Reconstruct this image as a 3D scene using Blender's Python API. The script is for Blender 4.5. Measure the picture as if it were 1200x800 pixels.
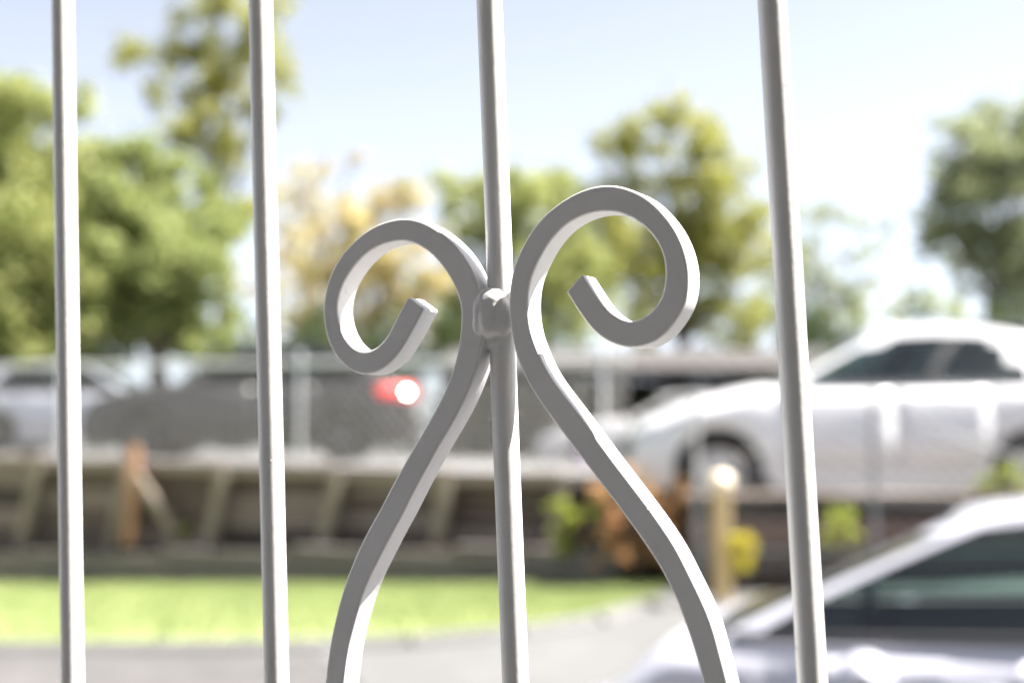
import bpy, bmesh, math, random
import numpy as np
from mathutils import Vector, Matrix, noise
R = math.radians
for o in list(bpy.data.objects):
    bpy.data.objects.remove(o)
scene = bpy.context.scene
COL = scene.collection
random.seed(7)

# ------------------------------------------------------------------ camera
CAM_H, PITCH, FPX = 1.66, R(4.12), 1667.0
cam_data = bpy.data.cameras.new('camera')
cam = bpy.data.objects.new('camera', cam_data); COL.objects.link(cam)
cam.location = (0, 0, CAM_H); cam.rotation_euler = (math.pi/2 + PITCH, 0, 0)
cam_data.sensor_width = 36; cam_data.lens = FPX*36/1200
cam_data.clip_start = 0.02; cam_data.clip_end = 3000
cam_data.dof.use_dof = True
cam_data.dof.focus_distance = 0.575
cam_data.dof.aperture_fstop = 5.4
cam_data.dof.aperture_blades = 0
scene.camera = cam

# ------------------------------------------------------------------ sky and sun
SUN_EL, SUN_AZ = R(58), R(5)          # azimuth measured from +X towards +Y
SUN = Vector((math.cos(SUN_EL)*math.cos(SUN_AZ), math.cos(SUN_EL)*math.sin(SUN_AZ), math.sin(SUN_EL)))
world = bpy.data.worlds.new('World'); scene.world = world; world.use_nodes = True
wn = world.node_tree.nodes; wl = world.node_tree.links
bg = wn['Background']
sky = wn.new('ShaderNodeTexSky'); sky.sky_type = 'NISHITA'; sky.sun_disc = False
sky.sun_elevation = SUN_EL; sky.sun_rotation = R(90) - SUN_AZ
sky.air_density = 0.5; sky.dust_density = 1.0; sky.ozone_density = 2.0
haz = wn.new('ShaderNodeHueSaturation'); haz.inputs['Saturation'].default_value = 0.42      # thin white veil of a hazy day, all over the sky
wl.new(sky.outputs[0], haz.inputs['Color']); wl.new(haz.outputs[0], bg.inputs[0]); bg.inputs[1].default_value = 0.0515
sun_data = bpy.data.lights.new('sun', 'SUN'); sun_data.energy = 4.0; sun_data.angle = R(0.5)
sun_data.color = (1.0, 0.955, 0.89)
sun = bpy.data.objects.new('sun', sun_data); COL.objects.link(sun)
sun.rotation_euler = SUN.to_track_quat('Z', 'Y').to_euler(); sun.location = (20, 5, 30)
vs = scene.view_settings
vs.view_transform = 'Standard'; vs.look = 'None'; vs.gamma = 1.0; vs.use_curve_mapping = False
vs.exposure = 2.72
scene.render.engine = 'CYCLES'
scene.cycles.use_denoising = True
scene.cycles.max_bounces = 8
scene.cycles.transparent_max_bounces = 12
scene.cycles.sample_clamp_indirect = 10

# ------------------------------------------------------------------ helpers
CM = Matrix.Translation((0, 0, CAM_H)) @ Matrix.Rotation(math.pi/2 + PITCH, 4, 'X')
C0 = Vector((0, 0, CAM_H))

def ray(px, py):
    """direction through a photo pixel, scaled so that its world Y is 1"""
    d = CM.to_3x3() @ Vector(((px-600)/FPX, -(py-400)/FPX, -1))
    return d / d.y

def at(px, py, Y):
    return C0 + ray(px, py)*Y

def smooth(a, b, t):
    t = min(1, max(0, (t-a)/(b-a))); return t*t*(3-2*t)

def lerp(a, b, t): return a + (b-a)*t

def gz(x, y):
    """height of the lower ground: flat by the gate, rising to the right farther off"""
    return smooth(5, 11.5, y)*max(0.0, min(0.56, 0.30+0.05*x)) if x > -60 else 0.0

def lotz(x, y):
    return 1.36 - 0.02*max(-12, min(8, x)) - 0.24*smooth(.9, 2.6, x)*(1-smooth(22, 30, y))

def hit(px, py):
    r = ray(px, py); Y = 3.0
    while Y < 60:
        p = C0 + r*Y
        if p.z <= gz(p.x, p.y): return p
        Y += 0.02
    return C0 + r*60

class MB:
    def __init__(s): s.v, s.f = [], []
    def add(s, vs, fs):
        b = len(s.v); s.v += [tuple(v) for v in vs]; s.f += [tuple(i+b for i in f) for f in fs]
    def box(s, c, d, m=None):
        x, y, z = d[0]/2, d[1]/2, d[2]/2
        vs = [Vector((sx*x, sy*y, sz*z)) for sx in (-1, 1) for sy in (-1, 1) for sz in (-1, 1)]
        if m is not None: vs = [m @ v for v in vs]
        vs = [v + Vector(c) for v in vs]
        s.add(vs, [(0, 1, 3, 2), (4, 6, 7, 5), (0, 4, 5, 1), (2, 3, 7, 6), (0, 2, 6, 4), (1, 5, 7, 3)])
    def tube(s, pts, rad, n=8, cap=True):
        pts = [Vector(p) for p in pts]
        if not isinstance(rad, (list, tuple)): rad = [rad]*len(pts)
        rings = []
        ref = None
        for i, p in enumerate(pts):
            t = (pts[min(i+1, len(pts)-1)] - pts[max(i-1, 0)]).normalized()
            if ref is None:
                ref = Vector((0, 0, 1)) if abs(t.z) < .9 else Vector((1, 0, 0))
            a = (ref - t*ref.dot(t)).normalized(); ref = a; b = t.cross(a)
            rings.append([p + (a*math.cos(2*math.pi*k/n) + b*math.sin(2*math.pi*k/n))*rad[i] for k in range(n)])
        s.loft(rings, cap)
    def loft(s, rings, cap=True, closed=True):
        n = len(rings[0]); vs = [v for r in rings for v in r]; fs = []
        for i in range(len(rings)-1):
            for k in range(n if closed else n-1):
                k2 = (k+1) % n
                fs.append((i*n+k, i*n+k2, (i+1)*n+k2, (i+1)*n+k))
        if cap and closed:
            fs.append(tuple(range(n-1, -1, -1))); fs.append(tuple((len(rings)-1)*n+k for k in range(n)))
        s.add(vs, fs)
    def lathe(s, prof, c, axis='Y', n=28):
        """prof: list of (radius, offset along axis)"""
        rings = []
        for r, h in prof:
            ring = []
            for k in range(n):
                a = 2*math.pi*k/n
                if axis == 'Y': ring.append(Vector(c) + Vector((r*math.cos(a), h, r*math.sin(a))))
                else: ring.append(Vector(c) + Vector((r*math.cos(a), r*math.sin(a), h)))
            rings.append(ring)
        s.loft(rings, True)
    def mesh(s, name, mat, shade=None):
        me = bpy.data.meshes.new(name); me.from_pydata(s.v, [], s.f); me.update()
        bm = bmesh.new(); bm.from_mesh(me); bmesh.ops.recalc_face_normals(bm, faces=bm.faces); bm.to_mesh(me); bm.free()
        if mat: me.materials.append(mat)
        if shade is not None:
            me.polygons.foreach_set('use_smooth', [True]*len(me.polygons)); me.set_sharp_from_angle(angle=R(shade))
        return me
    def build(s, name, mat, parent=None, shade=None):
        o = bpy.data.objects.new(name, s.mesh(name, mat, shade)); COL.objects.link(o)
        if parent is not None: o.parent = parent
        return o

def tag(o, label=None, cat=None, group=None, kind=None):
    if label: o['label'] = label
    if cat: o['category'] = cat
    if group: o['group'] = group
    if kind: o['kind'] = kind
    return o

def empty(name, loc=(0, 0, 0), rz=0):
    o = bpy.data.objects.new(name, None); COL.objects.link(o); o.location = loc; o.rotation_euler = (0, 0, rz)
    o.empty_display_size = 0.1
    return o

def link_copy(src, parent, name=None):
    c = src.copy(); COL.objects.link(c); c.parent = parent
    return c

def bevel(o, w, seg=2, ang=35):
    m = o.modifiers.new('edge', 'BEVEL'); m.width = w; m.segments = seg; m.limit_method = 'ANGLE'; m.angle_limit = R(ang)
    m.harden_normals = False

# ------------------------------------------------------------------ materials
def mat(name, col, rough=0.6, metal=0.0, var=0.0, scale=6.0, bump=0.0, bscale=60.0, spec=0.5, coat=0.0, col2=None, detail=6, stretch=None):
    m = bpy.data.materials.new(name); m.use_nodes = True
    nt = m.node_tree; n = nt.nodes; l = nt.links; b = n['Principled BSDF']
    b.inputs['Base Color'].default_value = (*col, 1); b.inputs['Roughness'].default_value = rough
    b.inputs['Metallic'].default_value = metal; b.inputs['Specular IOR Level'].default_value = spec
    b.inputs['Coat Weight'].default_value = coat
    tc = n.new('ShaderNodeTexCoord'); src = tc.outputs['Object']
    if stretch:
        mp = n.new('ShaderNodeMapping'); mp.inputs['Scale'].default_value = stretch; l.new(src, mp.inputs[0]); src = mp.outputs[0]
    if var or col2:
        nz = n.new('ShaderNodeTexNoise'); nz.inputs['Scale'].default_value = scale; nz.inputs['Detail'].default_value = detail
        nz.inputs['Roughness'].default_value = 0.65
        l.new(src, nz.inputs['Vector'])
        r = n.new('ShaderNodeValToRGB'); l.new(nz.outputs['Fac'], r.inputs[0])
        c1 = [max(0, c*(1-var)) for c in col]; c2 = col2 or [min(1, c*(1+var)) for c in col]
        r.color_ramp.elements[0].position = 0.32; r.color_ramp.elements[1].position = 0.68
        r.color_ramp.elements[0].color = (*c1, 1); r.color_ramp.elements[1].color = (*c2, 1)
        l.new(r.outputs[0], b.inputs['Base Color'])
    if bump:
        nb = n.new('ShaderNodeTexNoise'); nb.inputs['Scale'].default_value = bscale; nb.inputs['Detail'].default_value = 5
        l.new(src, nb.inputs['Vector'])
        bp = n.new('ShaderNodeBump'); bp.inputs['Strength'].default_value = bump; bp.inputs['Distance'].default_value = 1.0/bscale*0.5
        l.new(nb.outputs['Fac'], bp.inputs['Height']); l.new(bp.outputs[0], b.inputs['Normal'])
    return m

def leaf_mat(name, cols, trans=0.45):
    m = bpy.data.materials.new(name); m.use_nodes = True
    nt = m.node_tree; n = nt.nodes; l = nt.links; n.remove(n['Principled BSDF']); out = n['Material Output']
    g = n.new('ShaderNodeNewGeometry'); r = n.new('ShaderNodeValToRGB'); l.new(g.outputs['Random Per Island'], r.inputs[0])
    els = r.color_ramp.elements
    while len(els) < len(cols): els.new(0.5)
    for i, c in enumerate(cols):
        els[i].position = i/max(1, len(cols)-1); els[i].color = (*c, 1)
    d = n.new('ShaderNodeBsdfDiffuse'); t = n.new('ShaderNodeBsdfTranslucent'); mx = n.new('ShaderNodeMixShader'); mx.inputs[0].default_value = trans
    l.new(r.outputs[0], d.inputs[0]); l.new(r.outputs[0], t.inputs[0]); l.new(d.outputs[0], mx.inputs[1]); l.new(t.outputs[0], mx.inputs[2])
    gl = n.new('ShaderNodeBsdfGlossy'); gl.inputs['Roughness'].default_value = 0.6; gl.inputs['Color'].default_value = (1, 1, 1, 1)
    m2 = n.new('ShaderNodeMixShader'); m2.inputs[0].default_value = 0.012
    l.new(mx.outputs[0], m2.inputs[1]); l.new(gl.outputs[0], m2.inputs[2]); l.new(m2.outputs[0], out.inputs[0])
    return m

def glass_mat(name, tint, refl=0.12):
    m = bpy.data.materials.new(name); m.use_nodes = True
    nt = m.node_tree; n = nt.nodes; l = nt.links; n.remove(n['Principled BSDF']); out = n['Material Output']
    t = n.new('ShaderNodeBsdfTransparent'); t.inputs[0].default_value = (*tint, 1)
    g = n.new('ShaderNodeBsdfGlossy'); g.inputs['Roughness'].default_value = 0.02
    fr = n.new('ShaderNodeFresnel'); fr.inputs[0].default_value = 1.52
    mr = n.new('ShaderNodeMapRange'); mr.inputs[3].default_value = refl; mr.inputs[4].default_value = 1.0
    l.new(fr.outputs[0], mr.inputs[0])
    mx = n.new('ShaderNodeMixShader'); l.new(mr.outputs[0], mx.inputs[0]); l.new(t.outputs[0], mx.inputs[1]); l.new(g.outputs[0], mx.inputs[2])
    l.new(mx.outputs[0], out.inputs[0])
    return m

def emit_mat(name, col, s):
    m = bpy.data.materials.new(name); m.use_nodes = True
    b = m.node_tree.nodes['Principled BSDF']
    b.inputs['Base Color'].default_value = (*col, 1); b.inputs['Emission Color'].default_value = (*col, 1); b.inputs['Emission Strength'].default_value = s
    return m

def gate_paint():
    m = mat('white_gate_paint', (0.75, 0.74, 0.73), rough=0.33, spec=0.45)
    nt = m.node_tree; n = nt.nodes; l = nt.links; b = n['Principled BSDF']
    tc = [x for x in n if x.type == 'TEX_COORD'][0]
    n1 = n.new('ShaderNodeTexNoise'); n1.inputs['Scale'].default_value = 420; n1.inputs['Detail'].default_value = 3
    n2 = n.new('ShaderNodeTexNoise'); n2.inputs['Scale'].default_value = 70; n2.inputs['Detail'].default_value = 3
    v = n.new('ShaderNodeTexVoronoi'); v.inputs['Scale'].default_value = 95; v.inputs['Randomness'].default_value = 1
    for x in (n1, n2, v): l.new(tc.outputs['Object'], x.inputs['Vector'])
    mr = n.new('ShaderNodeMapRange'); mr.inputs[1].default_value = 0.0; mr.inputs[2].default_value = 0.09; mr.inputs[3].default_value = 1; mr.inputs[4].default_value = 0
    l.new(v.outputs['Distance'], mr.inputs[0])
    # only some cells carry a nib of dust caught in the paint
    sp = n.new('ShaderNodeSeparateColor'); l.new(v.outputs['Color'], sp.inputs[0])
    gt = n.new('ShaderNodeMath'); gt.operation = 'GREATER_THAN'; gt.inputs[1].default_value = 0.80; l.new(sp.outputs[0], gt.inputs[0])
    mu = n.new('ShaderNodeMath'); mu.operation = 'MULTIPLY'; l.new(mr.outputs[0], mu.inputs[0]); l.new(gt.outputs[0], mu.inputs[1])
    b1 = n.new('ShaderNodeBump'); b1.inputs['Strength'].default_value = 0.05; b1.inputs['Distance'].default_value = 0.0012; l.new(n1.outputs['Fac'], b1.inputs['Height'])
    b2 = n.new('ShaderNodeBump'); b2.inputs['Strength'].default_value = 0.05; b2.inputs['Distance'].default_value = 0.004; l.new(n2.outputs['Fac'], b2.inputs['Height']); l.new(b1.outputs[0], b2.inputs['Normal'])
    b3 = n.new('ShaderNodeBump'); b3.inputs['Strength'].default_value = 0.8; b3.inputs['Distance'].default_value = 0.0009; l.new(mu.outputs[0], b3.inputs['Height']); l.new(b2.outputs[0], b3.inputs['Normal'])
    l.new(b3.outputs[0], b.inputs['Normal'])
    # faint grime variation in the paint
    r = n.new('ShaderNodeValToRGB'); n3 = n.new('ShaderNodeTexNoise'); n3.inputs['Scale'].default_value = 30; n3.inputs['Detail'].default_value = 8
    l.new(tc.outputs['Object'], n3.inputs['Vector']); l.new(n3.outputs['Fac'], r.inputs[0])
    r.color_ramp.elements[0].position = .3; r.color_ramp.elements[0].color = (.745, .74, .73, 1)
    r.color_ramp.elements[1].position = .6; r.color_ramp.elements[1].color = (.80, .795, .785, 1)
    v2 = n.new('ShaderNodeTexVoronoi'); v2.inputs['Scale'].default_value = 60; l.new(tc.outputs['Object'], v2.inputs['Vector'])
    s2 = n.new('ShaderNodeSeparateColor'); l.new(v2.outputs['Color'], s2.inputs[0])
    g2 = n.new('ShaderNodeMath'); g2.operation = 'GREATER_THAN'; g2.inputs[1].default_value = 0.86; l.new(s2.outputs[1], g2.inputs[0])
    d2 = n.new('ShaderNodeMath'); d2.operation = 'LESS_THAN'; d2.inputs[1].default_value = 0.035; l.new(v2.outputs['Distance'], d2.inputs[0])
    m2 = n.new('ShaderNodeMath'); m2.operation = 'MULTIPLY'; l.new(g2.outputs[0], m2.inputs[0]); l.new(d2.outputs[0], m2.inputs[1])
    mx = n.new('ShaderNodeMix'); mx.data_type = 'RGBA'; l.new(m2.outputs[0], mx.inputs[0]); l.new(r.outputs[0], mx.inputs[6]); mx.inputs[7].default_value = (.30, .25, .21, 1)
    l.new(mx.outputs[2], b.inputs['Base Color'])
    return m

M = {}
M['gate'] = gate_paint()
M['asphalt'] = mat('old_asphalt', (0.067, 0.064, 0.064), .9, var=.25, scale=2.5, bump=.4, bscale=120)
M['lot'] = mat('parking_asphalt', (0.10, 0.10, 0.10), .9, var=.25, scale=1.5, bump=.4, bscale=90)
M['concrete'] = mat('concrete', (0.088, 0.088, 0.087), .85, var=.14, scale=1.7, bump=.3, bscale=80)
M['soil'] = mat('soil', (0.07, 0.05, 0.035), .95, var=.5, scale=9, bump=.8, bscale=30)
M['turf'] = mat('turf', (0.20, 0.255, 0.08), .95, var=.25, scale=.9, col2=(.35, .37, .17))
M['blade'] = leaf_mat('grass_blade', [(.17, .25, .08), (.28, .34, .14), (.40, .41, .22)], .4)
M['galv'] = mat('galvanised_steel', (0.62, 0.63, 0.64), .38, metal=.55, var=.1, scale=12)
M['galv_dull'] = mat('dull_galvanised_steel', (0.33, 0.33, 0.335), .7, metal=.1, var=.15, scale=12)
M['wire'] = mat('galvanised_wire', (0.24, 0.235, 0.23), .5, metal=.4)
M['board2'] = mat('pinkish_board', (0.20, 0.16, 0.14), .9, var=.5, scale=4, bump=.6, bscale=30, stretch=(.4, 1, 2))
M['board3'] = mat('mid_brown_board', (0.10, 0.075, 0.062), .9, var=.5, scale=4, bump=.6, bscale=30, stretch=(.4, 1, 2))
M['board'] = mat('weathered_board', (0.06, 0.048, 0.04), .9, var=.45, scale=5, bump=.6, bscale=30, stretch=(.25, 1, 3))
M['sleeper'] = mat('grey_sleeper', (0.16, 0.142, 0.13), .9, var=.35, scale=5, bump=.6, bscale=30, stretch=(.25, 1, 3))
M['cap'] = mat('pale_cap_board', (0.25, 0.20, 0.17), .85, var=.3, scale=4, bump=.4, bscale=30, stretch=(.25, 1, 3))
M['wpost'] = mat('tan_post_timber', (0.23, 0.195, 0.155), .85, var=.3, scale=5, bump=.5, bscale=30, stretch=(3, 3, .3))
M['rust'] = mat('orange_stake_timber', (0.34, 0.19, 0.11), .85, var=.3, scale=6, stretch=(3, 3, .3))
M['pine'] = mat('new_pine', (0.62, 0.46, 0.24), .75, var=.2, scale=5, bump=.3, bscale=40, stretch=(3, 3, .3))
M['cream'] = mat('cream_paint', (0.78, 0.68, 0.50), .5)
M['bark'] = mat('bark', (0.10, 0.08, 0.06), .95, var=.4, scale=6, bump=.8, bscale=14, stretch=(2, 2, .5))
M['tyre'] = mat('tyre_rubber', (0.02, 0.02, 0.02), .85)
M['rim'] = mat('alloy_rim', (0.45, 0.45, 0.46), .35, metal=.8)
M['dark_rim'] = mat('dark_alloy_rim', (0.07, 0.07, 0.07), .5, metal=.5)
M['black'] = mat('black_trim', (0.018, 0.018, 0.02), .5)
M['inner'] = mat('car_interior', (0.05, 0.05, 0.055), .85)
M['beige_seat'] = mat('seat_cloth', (0.16, 0.15, 0.13), .9)
M['chrome'] = mat('chrome', (0.8, 0.8, 0.8), .12, metal=1)
M['lamp'] = mat('headlight_lens', (0.75, 0.77, 0.8), .08, metal=.5, coat=1)
M['red'] = mat('red_lens', (0.55, 0.02, 0.015), .12, coat=1)
M['glow_red'] = emit_mat('glowing_red_lens', (0.8, 0.03, 0.03), .09)  # faint emission added to the lens, red glow around the glint
M['plate'] = mat('number_plate', (0.75, 0.75, 0.72), .5)
M['glass'] = glass_mat('car_glass', (.42, .50, .48), .05)
M['glass_near'] = glass_mat('car_glass_near', (.60, .74, .70), .04)
M['glass_dark'] = glass_mat('car_glass_tinted', (.20, .25, .24), .05)
M['pearl'] = mat('pearl_white_paint', (0.62, 0.62, 0.64), .3, coat=1, spec=.5)
M['silver'] = mat('silver_paint', (0.48, 0.48, 0.54), .42, metal=.15, coat=1)
M['silver2'] = mat('silver_blue_paint', (0.42, 0.43, 0.48), .32, metal=.4, coat=1)
M['grey_car'] = mat('light_grey_paint', (0.45, 0.44, 0.45), .32, metal=.3, coat=1)
M['dark_car'] = mat('dark_brown_paint', (0.014, 0.012, 0.014), .35, coat=.25)
M['char_car'] = mat('charcoal_paint', (0.02, 0.022, 0.028), .3, coat=.6)
M['roof_sheet'] = mat('brown_roof_sheet', (0.05, 0.044, 0.042), .7, var=.15, scale=2)
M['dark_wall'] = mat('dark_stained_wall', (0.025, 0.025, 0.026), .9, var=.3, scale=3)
M['porch_tile'] = mat('porch_tile', (.27, .25, .225), .7, var=.2)
M['porch_wood'] = mat('porch_timber', (.37, .355, .33), .7, var=.2)
M['porch_wall'] = mat('porch_weatherboard', (.45, .44, .42), .7, var=.1)
M['brick'] = mat('dark_brick', (0.16, 0.10, 0.08), .9, var=.3, scale=8, bump=.5, bscale=40)

# ------------------------------------------------------------------ setting: grounds
def sheet(name, mtl, near, far, rows, zf, dz, kind='structure'):
    """surface between two polylines in plan, following a height function"""
    mb = MB(); n = len(near); vs = []; fs = []
    for r in range(rows+1):
        for a, b in zip(near, far):
            x = lerp(a[0], b[0], r/rows); y = lerp(a[1], b[1], r/rows); vs.append((x, y, zf(x, y)+dz))
    for r in range(rows):
        for k in range(n-1): fs.append((r*n+k, r*n+k+1, (r+1)*n+k+1, (r+1)*n+k))
    mb.add(vs, fs); o = mb.build(name, mtl, None, 60); return tag(o, kind=kind)

def axis(a, b, n): return [lerp(a, b, k/n) for k in range(n+1)]
gx = [-400, -120, -60.1] + axis(-58, -14, 6) + axis(-12, 14, 40) + [20, 40, 120, 400]
ys = [-60, -20] + axis(-4, 4, 4) + axis(4.5, 12, 20) + axis(13, 24, 8) + [40, 100, 600]
mb = MB(); mb.add([(x, y, gz(x, y)) for y in ys for x in gx], [(j*len(gx)+i, j*len(gx)+i+1, (j+1)*len(gx)+i+1, (j+1)*len(gx)+i) for j in range(len(ys)-1) for i in range(len(gx)-1)])
tag(mb.build('ground', M['asphalt'], None, 60), 'old grey asphalt yard in front of the lawn', kind='structure')

# wall line (front of the upper car park), seen obliquely: nearer on the right
WA, WB = Vector((-14.0, 21.7)), Vector((1.05, 13.37))
WD = (WB-WA).normalized(); WN = Vector((WD.y, -WD.x))       # WN points towards the camera
if WN.y > 0: WN = -WN
def wall_pt(px):
    """point of the wall line seen in photo column px"""
    k = (px-600)/FPX*math.cos(PITCH)
    t = (k*WA.y-WA.x)/(WD.x-k*WD.y); return WA+WD*t, t
WLEN = (WB-WA).length
def wall_base(p): return gz(p.x, p.y)

# upper car park slab
front = [(-400, 60), (-60, 46), (WA.x, WA.y), ((WA.x+WB.x)/2, (WA.y+WB.y)/2), (WB.x, WB.y), (1.62, 12.45), (8, 12.3), (30, 12.2), (400, 12)]
back = [(-400, 900), (-200, 900), (-100, 900), (-50, 900), (0, 900), (50, 900), (100, 900), (200, 900), (400, 900)]
sheet('parking_lot', M['lot'], front, back, 30, lotz, 0.0)

# lawn
near_px = [(-420, 762), (-200, 760), (0, 759), (180, 759), (350, 757), (480, 752), (600, 742), (690, 728), (760, 708), (800, 694)]
near = [hit(*p).to_2d() for p in near_px]
far = [WA+WD*lerp(0.5, WLEN+0.1, (k/(len(near)-1))**0.9)+WN*0.50 for k in range(len(near))]
sheet('lawn', M['turf'], near, far, 14, gz, 0.05)
# grass blades
rng = np.random.default_rng(3)
def grass(n):
    vs = np.zeros((n*3, 3)); 
    for i in range(n):
        k = rng.random()*(len(near)-1); a = int(k); t = k-a
        p = (near[a]*(1-t)+near[min(a+1, len(near)-1)]*t); q = (far[a]*(1-t)+far[min(a+1, len(far)-1)]*t)
        s = rng.random(); x, y = p.x*(1-s)+q.x*s, p.y*(1-s)+q.y*s; z = gz(x, y)+0.05
        an = rng.random()*6.28; h = .03+.04*rng.random(); w = .006+.006*rng.random()
        lx, ly = (rng.random()-.5)*.05, (rng.random()-.5)*.05
        vs[i*3] = (x-w*math.cos(an), y-w*math.sin(an), z); vs[i*3+1] = (x+w*math.cos(an), y+w*math.sin(an), z); vs[i*3+2] = (x+lx, y+ly, z+h)
    me = bpy.data.meshes.new('grass'); me.from_pydata(vs.tolist(), [], [(3*i, 3*i+1, 3*i+2) for i in range(n)]); me.materials.append(M['blade'])
    o = bpy.data.objects.new('grass', me); COL.objects.link(o)
    tag(o, 'short sunlit yellow green grass of the lawn', 'grass', kind='stuff')
grass(45000)
# kerb along the lawn's near edge
mb = MB()
for k in range(len(near)-1):
    a, b = near[k], near[k+1]; d = (b-a).normalized(); nrm = Vector((d.y, -d.x))
    ring = lambda p: [Vector((p.x+nrm.x*w, p.y+nrm.y*w, gz(p.x, p.y)+h)) for w, h in ((0.19, -.05), (0.18, .006), (.12, .05), (0.0, .055), (0, -.05))]
    mb.loft([ring(a), ring(b-d*0.008)], True)
tag(mb.build('kerb', M['concrete']), kind='structure')
# concrete driveway rising to the right
dn = [(0.15, 4.2), (2, 4.0), (5, 3.8), (9, 3.5)]
# left edge follows the lawn's end
dl = [(-1.6, 9.0), (1.2, 9.2), (4, 9.0), (9, 8.8)]
df = [(near[-3].x-.05, near[-3].y-.30), (near[-1].x+.2, near[-1].y-.5), (3.4, 11.6), (9, 11.9)]
def drive():
    mb = MB(); rows = 24; cols = 24; vs = []
    L = [Vector((-.3, 4.0)), Vector((-.95, 9.0)), near[4]+Vector((0.1, -.28)), near[5]+Vector((0.1, -.28)), near[6]+Vector((.12, -.26)), near[7]+Vector((.16, -.24)), near[8]+Vector((.22, -.2)), near[9]+Vector((.25, -.05)), Vector((1.9, 12.1))]
    Rr = [Vector((12, 4.0)), Vector((12, 8.0)), Vector((12, 9.5)), Vector((12, 10)), Vector((12, 10.4)), Vector((12, 10.8)), Vector((12, 11.2)), Vector((12, 11.6)), Vector((12, 12.0))]
    for a, b in zip(L, Rr):
        for c in range(cols+1):
            p = a.lerp(b, c/cols); vs.append((p.x, p.y, gz(p.x, p.y)+.012))
    n = cols+1
    mb.add(vs, [(j*n+i, j*n+i+1, (j+1)*n+i+1, (j+1)*n+i) for j in range(len(L)-1) for i in range(cols)])
    tag(mb.build('driveway', M['concrete'], None, 60), kind='structure')
drive()

# ------------------------------------------------------------------ the porch the photographer stands in, behind the gate's shaded side
pc = empty('porch', (0, -1.4, 0)); tag(pc, kind='structure')
mb = MB(); mb.box((0, .9, .01), (11, 1.9, .10)); mb.build('porch_floor', M['porch_tile'], pc)
mb = MB(); mb.box((0, .9, 2.56), (11.4, 1.98, .12)); mb.build('porch_ceiling', M['porch_wood'], pc)
for k in range(14):
    mb = MB(); mb.box((0, -.12+random.uniform(-.004, .004), .16+k*.18), (11, .05, .176)); o = mb.build('weatherboard', M['porch_wall'], pc); bevel(o, .006, 1)
for x in (-5.4, 5.4):
    mb = MB(); mb.box((x, 1.72, 1.28), (.12, .12, 2.42)); mb.build('porch_post', M['porch_wood'], pc)

# ------------------------------------------------------------------ timber retaining wall
rw = empty('retaining_wall', (WA.x, WA.y, 0))
tag(rw, 'dark weathered timber retaining wall with tan posts behind the lawn', 'wall')
def to_local(o, parent):
    o.parent = parent; o.matrix_parent_inverse = Matrix.Translation(-parent.location) @ Matrix.Identity(4)
WANG = math.atan2(WD.y, WD.x); WROT = Matrix.Rotation(WANG, 3, 'Z')
def wbox(name, mtl, t0, t1, off, z0, z1, th, parent=rw, tilt=0.0, roll=0.0):
    """board along the wall line between arc lengths t0..t1; off = distance of its centre in front of the line"""
    p = WA+WD*((t0+t1)/2)+WN*off; mb = MB()
    m = WROT @ Matrix.Rotation(tilt, 3, 'X') @ Matrix.Rotation(roll, 3, 'Y')
    mb.box((0, 0, 0), (t1-t0, th, z1-z0), None)
    o = mb.build(name, mtl); o.location = (p.x-parent.location.x, p.y-parent.location.y, (z0+z1)/2-parent.location.z)
    o.rotation_euler = m.to_euler(); o.parent = parent; bevel(o, .008, 1)
    return o
post_px = [-330, -190, -62, 45, 150, 262, 395, 525, 660, 790]
post_t = [wall_pt(p)[1] for p in post_px]
for i, t in enumerate(post_t):
    p = WA+WD*t; zb = wall_base(p); zt = lotz(p.x, p.y)
    wbox('post', M['wpost'], t-.062, t+.062, .10, zb+.36, zt-.06, .12, tilt=R(-7), roll=R(7+random.uniform(-2, 2)))
edges = post_t
for i in range(len(edges)-1):
    t0, t1 = edges[i], edges[i+1]; pm = WA+WD*((t0+t1)/2); zb = wall_base(pm)+.40; zt = lotz(pm.x, pm.y)-.10
    nb = 4; h = (zt-zb)/nb
    for k in range(nb):
        j = random.uniform(-.02, .02)
        wbox('board', M[random.choice(('board', 'board3', 'board3', 'board2'))], t0+.006, t1-.006, -.02-.03*k+j, zb+k*h+.008, zb+(k+1)*h-.008, .05, tilt=R(-5+random.uniform(-3, 3)), roll=R(random.uniform(-.7, .7)))
    wbox('cap_board', M['cap'], t0+.01, t1-.012, -.06, zt+.004, zt+.13, .17, tilt=R(random.uniform(-3, 3)), roll=R(random.uniform(-.5, .5)))
tt = 0.3; k = 0
while tt < WLEN-.2:
    t1 = min(tt+1.9+random.uniform(-.2, .2), WLEN+.3)
    pm = WA+WD*((tt+t1)/2); zb = wall_base(pm)
    for r in range(2):
        wbox('sleeper', M['sleeper'], tt+.006+.1*r, t1-.006+.1*r, .38-.03*r+random.uniform(-.015, .015), zb-.03+.21*r, zb+.17+.21*r, .13, roll=R(random.uniform(-.6, .6)))
    tt = t1
mb = MB()
for s in axis(0.2, WLEN+.1, 14)[:-1]:
    pass
ring = []
for s in axis(0.2, WLEN+.2, 30):
    p = WA+WD*s; a = p+WN*.33; b = p-WN*.02; zb = wall_base(p)
    ring.append([Vector((a.x, a.y, zb+.0)), Vector((a.x, a.y, zb+.36+random.uniform(-.02, .02))), Vector((b.x, b.y, zb+.41+random.uniform(-.02, .03))), Vector((b.x, b.y, zb))])
mb.loft(ring, True); o = mb.build('soil_ledge', M['soil'], None, 60); o.parent = rw; o.location = (-WA.x, -WA.y, 0)

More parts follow.
